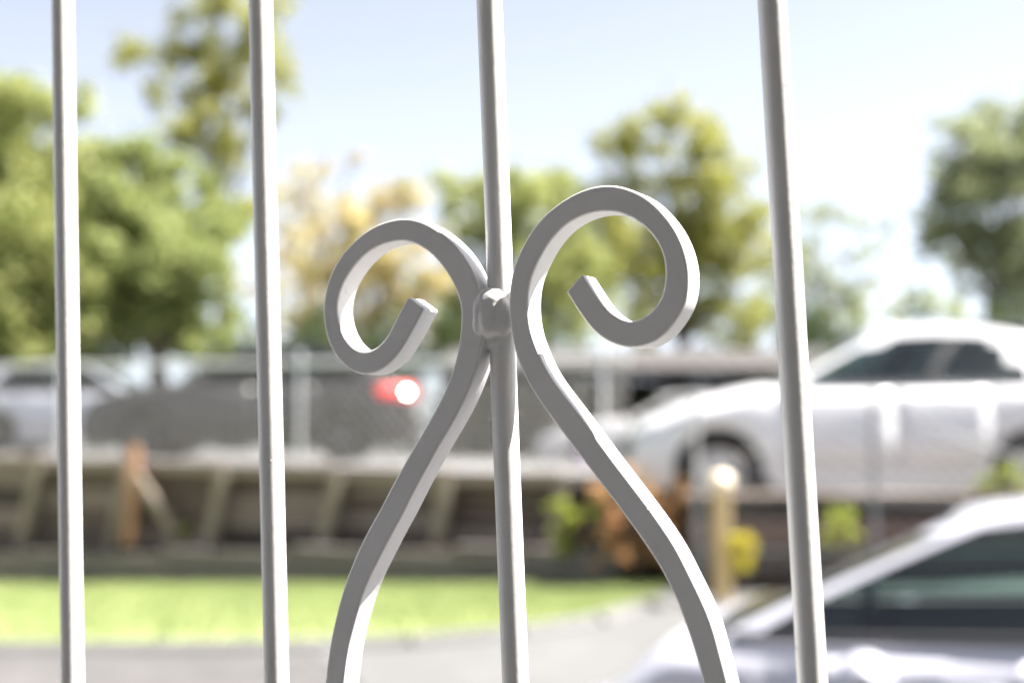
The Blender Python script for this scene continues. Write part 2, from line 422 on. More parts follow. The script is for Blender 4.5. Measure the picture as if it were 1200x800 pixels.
# low timber wall under the fence on the right
lw = empty('garden_wall', (1.6, 12.3, 0)); tag(lw, 'low brown timber wall under the white car', 'wall')
zz = gz(1.6, 12.3)
for k in range(3):
    x = 1.5
    while x < 9.5:
        x1 = x+1.7+random.uniform(-.3, .3); mb = MB(); zb = gz(min(x, 5), 12.3)
        mb.box(((x+x1)/2-1.6, random.uniform(-.02, .02), .54+.235*k-.1), (x1-x-.012, .07, .225)); o = mb.build('board', M['brick'] if k == 2 else M['board'], lw); bevel(o, .008, 1); x = x1
mb = MB(); mb.box((3.9, -.03, 1.22), (8, .22, .05)); o = mb.build('coping', M['cap'], lw); bevel(o, .01, 1)

# ------------------------------------------------------------------ chain-link fences
def mesh_wires(a, b, z0a, z1a, z0b, z1b, pitch, rad):
    """crossing straight wires in a vertical panel from a to b (plan points)"""
    mb = MB(); d = (b-a); L = d.length; d = d/L; nrm = Vector((-d.y, d.x))
    H = max(z1a-z0a, z1b-z0b)
    def P(s, h, o): 
        p = a+d*s+nrm*o; t = s/L; zz0 = lerp(z0a, z0b, t); zz1 = lerp(z1a, z1b, t); return Vector((p.x, p.y, zz0+(zz1-zz0)*h/H))
    s = -H
    while s < L:
        for sg in (1, -1):
            s0, s1, h0, h1 = s, s+H, 0.0, H
            if s0 < 0: h0 = -s0; s0 = 0
            if s1 > L: h1 = H-(s1-L); s1 = L
            if s1-s0 > .03:
                if sg == 1: mb.tube([P(s0, h0, rad*.9), P(s1, h1, rad*.9)], rad*.7, 5, False)
                else: mb.tube([P(s0, H-h0, -rad*.9), P(s1, H-h1, -rad*.9)], rad*1.3, 5, False)
        s += pitch
    return mb
cf = empty('chain_link_fence', (WA.x, WA.y, 0)); tag(cf, 'galvanised chain link fence along the top of the retaining wall', 'fence')
FO = -0.12
def fz(p): return lotz(p.x, p.y)
fpx = [-560, -215, 60, 343, 701]
fpts = [wall_pt(p)[0]-WN*(-FO) for p in fpx]
def put(o, parent):
    o.parent = parent; o.location = -Vector(parent.location); return o
for p in fpts:
    z = fz(p); mb = MB(); mb.tube([(p.x, p.y, z-.1), (p.x, p.y, z+1.20)], .023, 12); mb.lathe([(.028, z+1.20), (.028, z+1.225), (.015, z+1.25), (.003, z+1.252)], (p.x, p.y, 0), 'Z', 12)
    put(mb.build('post', M['galv'], None, 40), cf)
P0, P1 = fpts[0], WB-WN*.12
for nm, h, r in (('top_rail', 1.13, .028), ('bottom_rail', .02, .024)):
    mb = MB(); mb.tube([(p.x, p.y, fz(p)+h) for p in [P0.lerp(P1, k/6) for k in range(7)]], r, 10); put(mb.build(nm, M['galv'], None, 40), cf)
q0, q1 = P0, P1
o = put(mesh_wires(q0+WN*.03, q1+WN*.03, fz(q0)+.0, fz(q0)+1.13, fz(q1)+.0, fz(q1)+1.13, .135, .0038).build('wire_mesh', M['wire']), cf); tag(o, kind='stuff')

# second fence, lower right: from the corner post to the driveway
sf = empty('chain_link_fence', (1.6, 11.9, 0)); tag(sf, 'short chain link fence with diagonal brace in front of the white car', 'fence')
a, b, c = at(816, 600, 11.9), at(1025, 600, 11.9), at(1290, 600, 11.9)
za, zt = 0.50, 2.06
for p in (a, b, c):
    mb = MB(); mb.tube([(p.x, p.y, gz(p.x, p.y)-.05), (p.x, p.y, zt)], .024, 12); mb.lathe([(.029, zt), (.029, zt+.02), (.015, zt+.045), (.003, zt+.047)], (p.x, p.y, 0), 'Z', 12)
    put(mb.build('post', M['galv_dull'], None, 40), sf)
for nm, q, w, z0, z1 in (('tension_wire', b, c, zt-.03, zt-.03), ('brace_rail', b, c, zt-.10, zt-.75), ('bottom_rail', a, c, .78, .78)):
    mb = MB(); mb.tube([(q.x, q.y-.03, z0), (w.x, w.y-.03, z1)], .004 if nm == 'tension_wire' else .011, 10); put(mb.build(nm, M['galv_dull'], None, 40), sf)
o = put(mesh_wires(a.to_2d(), b.to_2d(), .62, 1.45, .62, 2.0, .135, .0038).build('wire_mesh', M['wire']), sf); tag(o, kind='stuff')
o = put(mesh_wires(b.to_2d(), c.to_2d(), .62, 2.0, .62, 2.0, .135, .0038).build('wire_mesh', M['wire']), sf); tag(o, kind='stuff')

# ------------------------------------------------------------------ cars
def interp(pts, x):
    """smooth piecewise interpolation through (x, z) points, x ascending"""
    if x <= pts[0][0]: return pts[0][1]
    for (x0, z0), (x1, z1) in zip(pts, pts[1:]):
        if x <= x1:
            t = (x-x0)/(x1-x0); return z0+(z1-z0)*(t*t*(3-2*t)*.5+t*.5)
    return pts[-1][1]

def make_car(label, loc, heading, paint, L=4.3, W=1.76, H=1.46, wb=2.6, foh=.85, wr=.32, belt=.93, beltr=1.0, hood=.72, xf0=.97, xf1=.22, xr1=-1.35, xr0=-1.95, tail=.95, peak=-.35, arch=.10, glass='glass', cat='car', glint=False, name='parked_car', fe=1.2, re=1.1, hk=.38, mo=.33, mz=.07, rims='rim', we=.87, lens=False, ms=1.0):
    root = empty(name, loc, heading); tag(root, label, cat, 'cars parked around the yard')
    hl = L/2; fx = hl-foh; rx = fx-wb; sill = .20; ra = wr+.055
    top = [(-hl, tail-.22), (-hl+.10, tail-.06), (-hl+.3, tail), (xr0, max(tail, beltr)), (xf0, belt+.05), (lerp(xf0, hl, .5), lerp(belt, hood, hk)+.03), (hl-.25, hood+.04), (hl-.06, hood-.04), (hl, hood-.16)]
    def zt(x): return interp(top, x)
    def hw(x):
        u = abs(x)/hl; return W/2*(1-.03*u*u-.17*max(0, (u-.72)/.28)**2.2)
    def zlow(x):
        z = sill + (.10*max(0, (abs(x)-hl+.35)/.35)**2)
        for xw in (fx, rx):
            if abs(x-xw) < ra: z = max(z, wr+math.sqrt(ra*ra-(x-xw)**2))
        return z
    xs = sorted(set([round(v, 4) for v in axis(-hl, hl, 44)] + [round(w+ra*math.cos(math.pi*k/12), 4) for w in (fx, rx) for k in range(13)]))
    def section(x, off=0.0):
        w = hw(x)+off; lo = zlow(x); z = zt(x); zs = z-.07
        f = lambda k: lerp(lo, zs, k)
        return [Vector((x, w*.955, lo)), Vector((x, w*.99, f(.22))), Vector((x, w*1.0, f(.5))), Vector((x, w*.995, f(.72))), Vector((x, w*.975, f(.90))), Vector((x, w*.95, zs)), Vector((x, w*.90, z-.025)), Vector((x, w*.78, z)), Vector((x, w*.4, z+.018)), Vector((x, 0, z+.022))]
    mb = MB()
    for sy in (1, -1):
        rings = [[Vector((p.x, p.y*sy, p.z)) for p in section(x)] for x in xs]
        n = len(rings[0]); vs = [v for r in rings for v in r]; fs = []
        for i in range(len(xs)-1):
            xm = (xs[i]+xs[i+1])/2
            for k in range(n-1):
                if k >= 6 and xr0+.12 < xm < xf0-.10: continue
                fs.append((i*n+k, i*n+k+1, (i+1)*n+k+1, (i+1)*n+k))
        fs.append(tuple(range(n))); fs.append(tuple((len(xs)-1)*n+k for k in range(n-1, -1, -1)))
        mb.add(vs, fs)
    mesh = mb
    body = mesh.build('body', paint, root, 32)
    # ---- cabin: rings from belt to roof, glass where the windows are
    ts = [0, .05, .2, .37, .54, .70, .83, .93, 1.0]
    sfr = [0, .03, .13, .23, .33, .42, .46] + [lerp(.46, we, q) for q in (.25, .5, .75, 1.0)] + [1.0]
    def roofz(x): 
        h = (xf1-xr1)/2+.25; return H-.045-arch*abs((x-peak)/h)**2.2
    def ringpts(t):
        F = lerp(xf0, xf1, t**fe); Rr = lerp(xr0, xr1, t**re); w = lerp(W/2*.915, W/2*.70, t**1.25)
        pts = [(F, 0), (F-.015, .4*w), (F-.07, .78*w), (F-.16, .955*w)]
        a, b = F-.22, Rr+.18
        pts += [(lerp(a, b, s), w*(1-.03*(2*s-1)**2)) for s in sfr]
        pts += [(Rr+.10, .93*w), (Rr+.04, .74*w), (Rr, .4*w), (Rr-.01, 0)]
        out = []
        for x, y in pts:
            zb = interp([(xr0, max(tail, beltr)-.03), (xf0, belt+.035)], x)
            out.append(Vector((x, y, lerp(zb, roofz(x), t))))
        return out
    rings = [ringpts(t) for t in ts]; n = len(rings[0])
    frame = MB(); panes = {}; pillar = {1: MB(), -1: MB()}
    for sy in (1, -1):
        rr = [[Vector((p.x, p.y*sy, p.z)) for p in r] for r in rings]
        for i in range(len(ts)-1):
            for k in range(n-1):
                quad = [rr[i][k], rr[i][k+1], rr[i+1][k+1], rr[i+1][k]]
                key = None
                if 1 <= i <= len(ts)-3:
                    if k < 3: key = 'windscreen'
                    elif 5 <= k <= 8: key = 'side_window_%d_0' % sy
                    elif 10 <= k <= 13: key = 'side_window_%d_1' % sy
                    elif k >= n-4: key = 'rear_window'
                if lens:                                          # arched, lens-shaped side glass under a deep roof rail
                    lim = {5: 5, 6: 6, 7: 6, 8: 6, 9: 6, 10: 6, 11: 6, 12: 5, 13: 3}.get(k)
                    if lim is not None and i >= lim: key = None; frame.add(quad, [(0, 1, 2, 3)]); continue
                if k == 9 and 1 <= i <= len(ts)-3: pillar[sy].add(quad, [(0, 1, 2, 3)]); continue
                if key: panes.setdefault(key, MB()).add(quad, [(0, 1, 2, 3)])
                else: frame.add(quad, [(0, 1, 2, 3)])
        last = rr[-1]
        for (k0, z0), (k1, z1) in zip(((1, 0), (.85, .022), (.5, .04)), ((.85, .022), (.5, .04), (0, .045))):
            A = [Vector((p.x if True else 0, p.y*k0, p.z+z0*min(1, .25+abs(p.y)*1.4))) for p in last]; B = [Vector((p.x, p.y*k1, p.z+z1*min(1, .25+abs(p.y)*1.4))) for p in last]
            for k in range(n-1): frame.add([A[k], A[k+1], B[k+1], B[k]], [(0, 1, 2, 3)])
    def weld(o):
        bm = bmesh.new(); bm.from_mesh(o.data); bmesh.ops.remove_doubles(bm, verts=bm.verts, dist=.0006); bmesh.ops.dissolve_degenerate(bm, edges=bm.edges, dist=1e-5)
        bmesh.ops.recalc_face_normals(bm, faces=bm.faces); bm.to_mesh(o.data); bm.free()
        o.data.polygons.foreach_set('use_smooth', [True]*len(o.data.polygons)); o.data.set_sharp_from_angle(angle=R(34))
    weld(body)
    weld(frame.build('roof', paint, root, 34))
    for sy in (1, -1): weld(pillar[sy].build('door_pillar', M['black'], root, 34))
    for key, p in panes.items():
        nm = 'side_window' if key.startswith('side') else key
        weld(p.build(nm, M[glass], root, 60))
    # black belt strip under the side windows
    for sy in (1, -1):
        mb = MB(); a = rings[0]
        mb.tube([Vector((p.x, (p.y+.012)*sy, p.z+.018)) for p in a[4:16]], .014, 6); mb.build('window_trim', M['black'], root, 50)
    # interior
    mb = MB(); mb.box(((fx-.35+rx)/2-.05, 0, .42), (fx-rx+.2, W*.80, .30)); mb.build('cabin_floor', M['inner'], root)
    mb = MB(); mb.box((xf0-.35, 0, belt-.08), (.5, W*.78, .16)); o = mb.build('dashboard', M['inner'], root); bevel(o, .04)
    for x, q in ((lerp(xf1, xr1, .25), (.36, -.36)), (lerp(xf1, xr1, .86), (.38, -.38))):
        for y in q:
            mb = MB(); mb.box((x, y, .78), (.16, .46, .62), Matrix.Rotation(R(-12), 3, 'Y')); mb.box((x-.10, y, 1.13), (.10, .26, .17)); mb.box((x+.22, y, .55), (.48, .46, .14))
            o = mb.build('seat', M['beige_seat'], root); bevel(o, .035)
    mb = MB(); mb.lathe([(.17, 0), (.19, .012), (.19, .03), (.17, .04)], (0, 0, 0), 'Y', 20)
    o = mb.build('steering_wheel', M['black'], root, 40); o.location = (xf0-.58, -.36, belt-.02); o.rotation_euler = (0, R(25), R(90))
    # underbody
    mb = MB(); mb.box((0, 0, .27), (L*.88, W*.62, .12)); mb.build('underbody', M['black'], root)
    for xw in (fx, rx):
        mb = MB(); zl = min(wr+ra-.01, zt(xw)-.10); mb.box((xw-.04*(1 if xw > 0 else -1), 0, (zl+.2)/2), (ra*1.9, W*.60, zl-.2)); mb.build('wheel_arch_liner', M['black'], root)
    # wheels
    tyre = rim = None
    for xw in (fx, rx):
        for sy in (1, -1):
            if tyre is None:
                mb = MB(); mb.lathe([(wr*.62, -.10), (wr*.93, -.105), (wr, -.075), (wr, .075), (wr*.93, .105), (wr*.62, .10), (wr*.60, .0)], (0, 0, 0), 'Y', 32)
                tyre = mb.mesh('tyre', M['tyre'], 30)
                mb = MB()
                mb.lathe([(wr*.62, .02), (wr*.66, .085), (wr*.64, .10), (wr*.58, .09), (wr*.56, .03)], (0, 0, 0), 'Y', 32)
                mb.lathe([(wr*.16, .02), (wr*.16, .085), (wr*.10, .10), (.005, .10)], (0, 0, 0), 'Y', 16)
                for k in range(5):
                    an = 2*math.pi*k/5; m = Matrix.Rotation(-an, 3, 'Y'); mb.box(m @ Vector((wr*.37, .07, 0)), (wr*.48, .03, wr*.17), m)
                rim = mb.mesh('rim', M[rims], 30)
            w = bpy.data.objects.new('wheel', tyre); COL.objects.link(w); w.parent = root
            w.location = (xw, sy*(W/2-.125), wr); w.rotation_euler = (0, 0, 0 if sy == 1 else math.pi)
            q = bpy.data.objects.new('rim', rim); COL.objects.link(q); q.parent = w
    # doors with handles, both sides
    dx = [(lerp(fx, rx, .20), lerp(fx, rx, .555)), (lerp(fx, rx, .565), lerp(fx, rx, .86))]
    for sy in (1, -1):
        for (a, b) in dx:
            sts = axis(b, a, 8); rr = []
            for x in sts:
                s = section(x, .005)[1:6]; s[0].z = max(s[0].z, sill+.12); rr.append([Vector((p.x, p.y*sy, p.z)) for p in s])
            mb = MB(); mb.loft(rr, False, False); d = mb.build('door', paint, root, 30)
            so = d.modifiers.new('skin', 'SOLIDIFY'); so.thickness = .004; so.offset = 0
            xh = b+.16; zh = zt(xh)-.17
            mb = MB(); mb.tube([Vector((xh+k*.05, (hw(xh)*.985+.012+(.022 if k in (1, 2, 3) else 0))*sy, zh)) for k in range(5)], .012, 8); o = mb.build('handle', M['chrome'] if paint in (M['dark_car'],) else paint, d, 40)
        # mirror
        mb = MB(); mx = xf0-mo; my = W/2+.07
        rings2 = []
        for s, k in ((-.10, .55), (-.07, .9), (0, 1), (.06, .85), (.10, .45)):
            rings2.append([Vector((mx+.02+.075*ms*k*math.cos(2*math.pi*j/14), (my+s)*sy, belt+mz+.075*ms*k*math.sin(2*math.pi*j/14))) for j in range(14)])
        mb.loft(rings2, True); mb.box((mx, (my-.11)*sy, belt+mz-.05), (.06, .12, .04)); mb.build('mirror', paint, root, 45)
        # lamps
        mb = MB(); xx = hl-.05
        rr = []
        for s in axis(0, 1, 6):
            y = lerp(hw(hl-.02)*.62, hw(hl-.16)*1.0, s); x = lerp(hl+.004, hl-.28, s**2.2); z = hood-.10
            hgt = lerp(.045, .075, s)
            rr.append([Vector((x-.02, y*sy, z-hgt)), Vector((x+.018, y*sy+.008*sy, z-hgt*.4)), Vector((x+.016, y*sy+.008*sy, z+hgt*.4)), Vector((x-.03, y*sy, z+hgt*.85))])
        mb.loft(rr, False, False); o = mb.build('headlight', M['lamp'], root, 50); so = o.modifiers.new('skin', 'SOLIDIFY'); so.thickness = .03; so.offset = -1
        mb = MB(); rr = []
        for s in axis(0, 1, 14):
            z = tail-.17; hgt = .105
            if s < .4:
                y = lerp(.6, 1.0, s/.4)*hw(hl-.02); x = -(hl+.010-.02*(s/.4)**2)
            else:
                u = (s-.4)/.6; x = -(hl-.012-.42*u); y = hw(x)*1.012+.004; hgt *= 1-.45*u
            rr.append([Vector((x+.01, y*sy, z-hgt)), Vector((x-.014, y*sy+.008*sy, z-hgt*.4)), Vector((x-.012, y*sy+.008*sy, z+hgt*.5)), Vector((x+.03, y*sy, z+hgt))])
        mb.loft(rr, False, False); tl = mb.build('taillight', M['glow_red'] if glint and sy == 1 else M['red'], root, 50); so = tl.modifiers.new('skin', 'SOLIDIFY'); so.thickness = .03; so.offset = -1
        if glint and sy == 1:
            mb = MB(); mb.lathe([(.045, 0), (.043, .012), (.03, .022), (.004, .027)], (0, 0, 0), 'Y', 16)
            o = mb.build('glint_disc', emit_mat('tail_glint', (1.0, .86, .80), 26), tl, 40); o.location = (-hl+.07, hw(hl-.07)*sy, tail-.17)  # emissive disc added in place of the sun glint on the tail light
            o['label'] = 'glaring white glint on the red tail light'
    # grille, bumpers, plates
    mb = MB(); mb.box((hl-.02, 0, hood-.20), (.06, W*.42, .13)); o = mb.build('grille', M['black'], root); bevel(o, .015)
    for s in (1, -1):
        mb = MB(); rr = []
        for y in axis(-1, 1, 12):
            x = s*(hl+.03-.13*abs(y)**3); rr.append([Vector((x-.06*s, y*W/2*.83, .26)), Vector((x, y*W/2*.83, .28)), Vector((x+.015*s, y*W/2*.83, .40)), Vector((x, y*W/2*.83, .50)), Vector((x-.06*s, y*W/2*.83, .52))])
        mb.loft(rr, False, False); o = mb.build('bumper', paint, root, 40)
        mb = MB(); mb.box((s*(hl+.05), 0, .45 if s > 0 else tail-.40), (.012, .36 if s > 0 else .36, .12)); mb.build('number_plate', M['plate'], root)
    mb = MB(); mb.tube([(xr1+.25, 0, H-.02), (xr1+.12, 0, H+.10)], [.008, .003], 6); mb.build('aerial', M['black'], root)
    return root

LEFT = math.pi
# near hatchback at the lower right
make_car('silver hatchback close by, cut off by the lower right frame edge', (2.075, 5.835, gz(1.7, 5)), LEFT-R(20), M['silver'], L=3.9, foh=.66, wb=2.5, H=1.475, belt=.885, beltr=1.05, hood=.50, hk=.60, mo=.74, mz=-.06, ms=1.35, xf0=1.25, xf1=.28, peak=-.60, arch=.115, fe=1.75, glass='glass_near')
# white fastback on the upper level
cx = 3.38; make_car('white fastback car with arched roof above the low wall', (cx, 13.55, lotz(cx, 13.5)), LEFT, M['pearl'], L=4.6, W=1.84, H=1.73, wb=2.80, foh=.76, wr=.35, belt=1.08, beltr=1.20, hood=.82, xf0=1.15, xf1=.08, xr1=-1.75, xr0=-2.2, tail=1.18, peak=-.50, arch=.20, glass='glass_near', fe=1.55, re=1.5, we=.74, lens=True)
cx = -3.50; make_car('dark brown hatchback with glinting tail light behind the chain link fence', (cx, 19.4, lotz(cx, 19)), LEFT, M['dark_car'], L=4.35, W=1.78, H=1.55, belt=.98, beltr=1.06, hood=.82, xf0=.95, xf1=.20, xr1=-1.55, xr0=-2.0, tail=1.08, peak=-.4, arch=.07, glass='glass_dark', glint=True, rims='dark_rim')
p = at(108, 500, 22.4); make_car('silver car partly hidden behind the dark hatchback bonnet', (p.x, p.y, lotz(p.x, 22)), 0.0, M['silver2'], L=4.4, H=1.45, rims='dark_rim')
p = at(785, 500, 24.5); make_car('light grey sedan far back, beyond the white fastback bonnet', (p.x, p.y, lotz(p.x, 24)), LEFT, M['grey_car'], L=4.55, H=1.44, xr0=-1.75, xr1=-1.0, tail=.98)
p = at(1090, 500, 16.4); make_car('charcoal van parked close behind the white fastback', (p.x, p.y, lotz(p.x, 16)), LEFT, M['char_car'], L=4.6, W=1.86, H=2.02, wb=2.68, wr=.36, belt=1.32, beltr=1.36, hood=1.16, xf0=1.45, xf1=.40, xr1=-1.7, xr0=-2.15, tail=1.15, peak=-.3, arch=.10, glass='glass_dark')

# ------------------------------------------------------------------ carport behind the cars
cp = empty('carport', (3.2, 31, 1.3)); tag(cp, 'long low carport with brown sheet roof and dark inside', 'carport')
mb = MB(); W2 = 4.6
for s, (ya, za, yb, zb) in enumerate(((-2.4, 1.84, .4, 2.42), (.4, 2.42, 3.0, 1.9))):
    mb = MB()
    for k in range(46):
        x = -W2+k*.2; mb.box((x+.1, (ya+yb)/2, (za+zb)/2+.02*(k % 2)), (.196, math.hypot(yb-ya, zb-za), .05), Matrix.Rotation(math.atan2(zb-za, yb-ya), 3, 'X'))
    o = mb.build('roof_panel', M['roof_sheet'], cp)
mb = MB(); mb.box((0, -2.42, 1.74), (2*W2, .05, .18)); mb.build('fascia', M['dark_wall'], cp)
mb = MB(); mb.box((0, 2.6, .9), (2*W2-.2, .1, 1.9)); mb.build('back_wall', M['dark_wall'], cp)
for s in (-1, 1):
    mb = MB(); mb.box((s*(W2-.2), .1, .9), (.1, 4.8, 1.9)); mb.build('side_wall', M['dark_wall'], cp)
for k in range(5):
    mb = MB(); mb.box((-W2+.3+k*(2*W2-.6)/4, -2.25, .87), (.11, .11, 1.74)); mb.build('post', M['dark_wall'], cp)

# ------------------------------------------------------------------ trees and plants
def leaf_cloud(name, clumps, density, size, mtl, parent, seed, shell=.55):
    """clumps: (centre, rx, ry, rz); many small leaf faces spread through each clump"""
    g = np.random.default_rng(seed); V = []; 
    for (c, rx, ry, rz) in clumps:
        # break every clump into sub-clumps so that gaps stay open
        ns = max(7, int(16*(rx/1.0)**1.2)); 
        for s in range(ns):
            d = g.normal(size=3); d /= np.linalg.norm(d); rr = g.random()**.5*1.0
            sc = np.array((c[0]+d[0]*rx*rr, c[1]+d[1]*ry*rr, c[2]+d[2]*rz*rr)); sr = g.uniform(.17, .46)
            n = int(12*density*(rx*sr)**2*g.uniform(.6, 1.3)/(size*size)); n = max(12, n)
            dd = g.normal(size=(n, 3)); dd /= np.linalg.norm(dd, axis=1)[:, None]
            rad = (shell+(1-shell)*g.random(n))[:, None]*np.clip(1+.30*g.normal(size=n), .3, 2.0)[:, None]
            pos = sc+dd*rad*np.array((rx, ry, rz))*sr
            a = g.normal(size=(n, 3))+dd*.4; a /= np.linalg.norm(a, axis=1)[:, None]
            b = np.cross(a, g.normal(size=(n, 3))); b /= np.linalg.norm(b, axis=1)[:, None]
            cc = np.cross(a, b); s1 = (size*g.uniform(.5, 1.1, n))[:, None]
            V.append(np.stack([pos-b*s1, pos-cc*s1*.45, pos+b*s1, pos+cc*s1*.45], axis=1).reshape(-1, 3))
    V = np.concatenate(V); nf = len(V)//4
    me = bpy.data.meshes.new(name); me.vertices.add(len(V)); me.vertices.foreach_set('co', V.ravel().astype(np.float32))
    me.loops.add(nf*4); me.loops.foreach_set('vertex_index', np.arange(nf*4, dtype=np.int32))
    me.polygons.add(nf); me.polygons.foreach_set('loop_start', np.arange(0, nf*4, 4, dtype=np.int32)); me.polygons.foreach_set('loop_total', np.full(nf, 4, dtype=np.int32))
    me.update(calc_edges=True); me.materials.append(mtl)
    o = bpy.data.objects.new(name, me); COL.objects.link(o); o.parent = parent; o.location = -Vector(parent.location)
    return o

def tree(name, label, cat, base_px, Y, clumps_px, mtl, size, density, seed, trunk_r, zbase=None, group=None, depth=1.0, squash=.88, jit=1.0, grow=1.22):
    b = at(base_px, 500, Y); zb = lotz(b.x, Y) if zbase is None else zbase
    root = empty(name, (b.x, b.y, zb)); tag(root, label, cat, group)
    g = random.Random(seed); cl = []
    for (x, y, r) in clumps_px:
        Yc = Y+g.uniform(-1, 1)*jit; p = at(x, y, Yc); rr = r/FPX*Yc*grow
        cl.append(((p.x, p.y, p.z), rr*1.05, rr*depth, rr*squash))
    # trunk and limbs
    mb = MB(); cz = sum(c[0][2] for c in cl)/len(cl); cxm = sum(c[0][0] for c in cl)/len(cl)
    fork = Vector((lerp(b.x, cxm, .5), b.y, lerp(zb, cz, .62)))
    topc = max(cl, key=lambda c: c[0][2])[0]
    pts = [Vector((b.x, b.y, zb-.1)), Vector((b.x, b.y, zb)).lerp(fork, .45)+Vector((g.uniform(-.1, .1), 0, 0)), fork, fork.lerp(Vector(topc), .5), Vector(topc)]
    mb.tube(pts, [trunk_r*1.25, trunk_r, trunk_r*.75, trunk_r*.4, trunk_r*.08], 9)
    o = mb.build('trunk', M['bark'], None, 50); o.parent = root; o.location = -Vector(root.location)
    for c in cl:
        e = Vector(c[0]); s = pts[1].lerp(pts[3], g.uniform(.2, .9)); mid = s.lerp(e, .5)+Vector((g.uniform(-.2, .2), g.uniform(-.2, .2), .15*(e-s).length*.5))
        mb = MB(); mb.tube([s, mid, e, e+(e-mid)*.5], [trunk_r*.36, trunk_r*.22, trunk_r*.11, trunk_r*.03], 6)
        q = mb.build('limb', M['bark'], None, 50); q.parent = root; q.location = -Vector(root.location)
    leaf_cloud('crown', cl, density, size, mtl, root, seed)
    return root
LG = leaf_mat('leaf_green', [(.11, .15, .045), (.28, .33, .11), (.42, .44, .18)], .5)
LG2 = leaf_mat('leaf_light_green', [(.14, .18, .055), (.33, .37, .12), (.47, .47, .20)], .5)
LY = leaf_mat('leaf_yellow_green', [(.20, .23, .06), (.34, .35, .09), (.48, .44, .12)], .5)
LO = leaf_mat('leaf_autumn', [(.32, .36, .15), (.50, .43, .21), (.57, .42, .22), (.44, .45, .23)], .5)
LD = leaf_mat('leaf_dark', [(.035, .06, .02), (.07, .10, .035), (.10, .13, .05)], .35)
LB = leaf_mat('leaf_grey_green', [(.17, .21, .12), (.34, .38, .20), (.46, .47, .25)], .5)
LR = leaf_mat('leaf_russet', [(.42, .22, .12), (.58, .33, .18), (.56, .44, .20)], .5)
LL = leaf_mat('leaf_lime', [(.24, .32, .05), (.36, .42, .07), (.45, .45, .10)], .45)
LF = leaf_mat('flower_yellow', [(.55, .45, .03), (.65, .55, .05), (.35, .38, .06)], .45)
BEYOND = 'trees beyond the car park'
tree('broadleaf_tree', 'dense green tree at the far left edge of the photo', 'tree', 20, 30,
     [(20, 135, 48), (-45, 190, 75), (55, 205, 60), (20, 290, 75), (-40, 320, 85), (75, 290, 50), (60, 375, 52), (-10, 385, 60), (35, 330, 50), (85, 130, 28), (-60, 110, 55), (95, 350, 40)], LG2, .13, 1.15, 11, .22, group=BEYOND)
tree('broadleaf_tree', 'dense dark green tree behind the second gate bar, left of the orange tree', 'tree', 190, 31,
     [(130, 240, 48), (180, 215, 48), (228, 250, 46), (150, 310, 62), (218, 315, 58), (258, 285, 30), (110, 372, 48), (185, 372, 52), (245, 380, 42), (100, 300, 44), (75, 250, 40), (160, 270, 46), (245, 330, 36)], LG, .13, 1.3, 12, .24, group=BEYOND)
tree('slender_tree', 'tall airy yellow green tree rising highest at upper left', 'tree', 262, 44,
     [(155, 65, 26), (205, 55, 30), (250, 90, 38), (292, 45, 38), (232, 145, 36), (190, 105, 22), (325, 95, 26), (300, 135, 30), (255, -5, 36), (315, 15, 26), (205, 20, 14), (270, 190, 34), (285, 250, 34)], LY, .15, .55, 13, .2, group=BEYOND)
tree('autumn_tree', 'orange and gold autumn tree behind the left scroll', 'tree', 430, 37,
     [(400, 262, 34), (445, 240, 34), (470, 225, 24), (390, 325, 42), (445, 315, 44), (500, 285, 28), (420, 380, 40), (480, 365, 38), (505, 335, 28)], LO, .14, .60, 14, .16, group=BEYOND)
tree('autumn_tree', 'pale thin cream and orange tree beside the second gate bar', 'tree', 352, 39,
     [(345, 215, 28), (360, 265, 32), (335, 290, 28), (350, 330, 36), (330, 370, 32), (375, 200, 18), (365, 385, 30), (415, 185, 12), (300, 330, 26)], LO, .13, .40, 24, .12, group=BEYOND)
tree('broadleaf_tree', 'bright green tree between the two scroll tops', 'tree', 600, 40,
     [(540, 225, 30), (598, 222, 34), (640, 240, 36), (585, 280, 42), (655, 300, 46), (535, 290, 26), (618, 335, 42), (560, 350, 32), (680, 345, 34), (640, 385, 36), (520, 340, 28), (590, 395, 36), (540, 385, 30)], LG2, .14, .95, 15, .2, group=BEYOND)
tree('broadleaf_tree', 'tall olive green tree behind the right scroll', 'tree', 800, 44,
     [(782, 138, 30), (735, 168, 34), (820, 165, 34), (765, 205, 36), (832, 215, 36), (868, 205, 26), (715, 225, 26), (800, 262, 44), (738, 292, 40), (858, 282, 30), (790, 325, 36), (875, 340, 30), (700, 170, 14), (695, 262, 34), (690, 320, 34), (832, 300, 36), (885, 262, 28), (905, 305, 28), (900, 250, 20), (880, 385, 30), (745, 355, 34), (820, 365, 32), (660, 215, 24)], LY, .15, .62, 16, .22, group=BEYOND)
tree('slender_tree', 'small sparse tree just right of the fourth gate bar', 'tree', 975, 46,
     [(985, 254, 20), (955, 250, 16), (1012, 262, 14), (958, 310, 16), (992, 342, 14), (945, 345, 24), (930, 290, 20), (1030, 290, 12), (955, 280, 14), (965, 370, 20), (1000, 300, 16), (1020, 330, 16), (935, 245, 16), (925, 330, 24), (1040, 265, 10), (1005, 365, 22), (975, 335, 20)], LB, .14, .55, 17, .11, group=BEYOND)
tree('broadleaf_tree', 'grey green tree at the far right edge of the photo', 'tree', 1165, 50,
     [(1130, 155, 26), (1168, 145, 30), (1112, 205, 32), (1158, 212, 42), (1205, 190, 50), (1108, 272, 34), (1165, 285, 42), (1085, 298, 16), (1215, 285, 46), (1195, 345, 36), (1130, 330, 18), (1225, 130, 34)], LB, .16, .75, 18, .26, group=BEYOND)

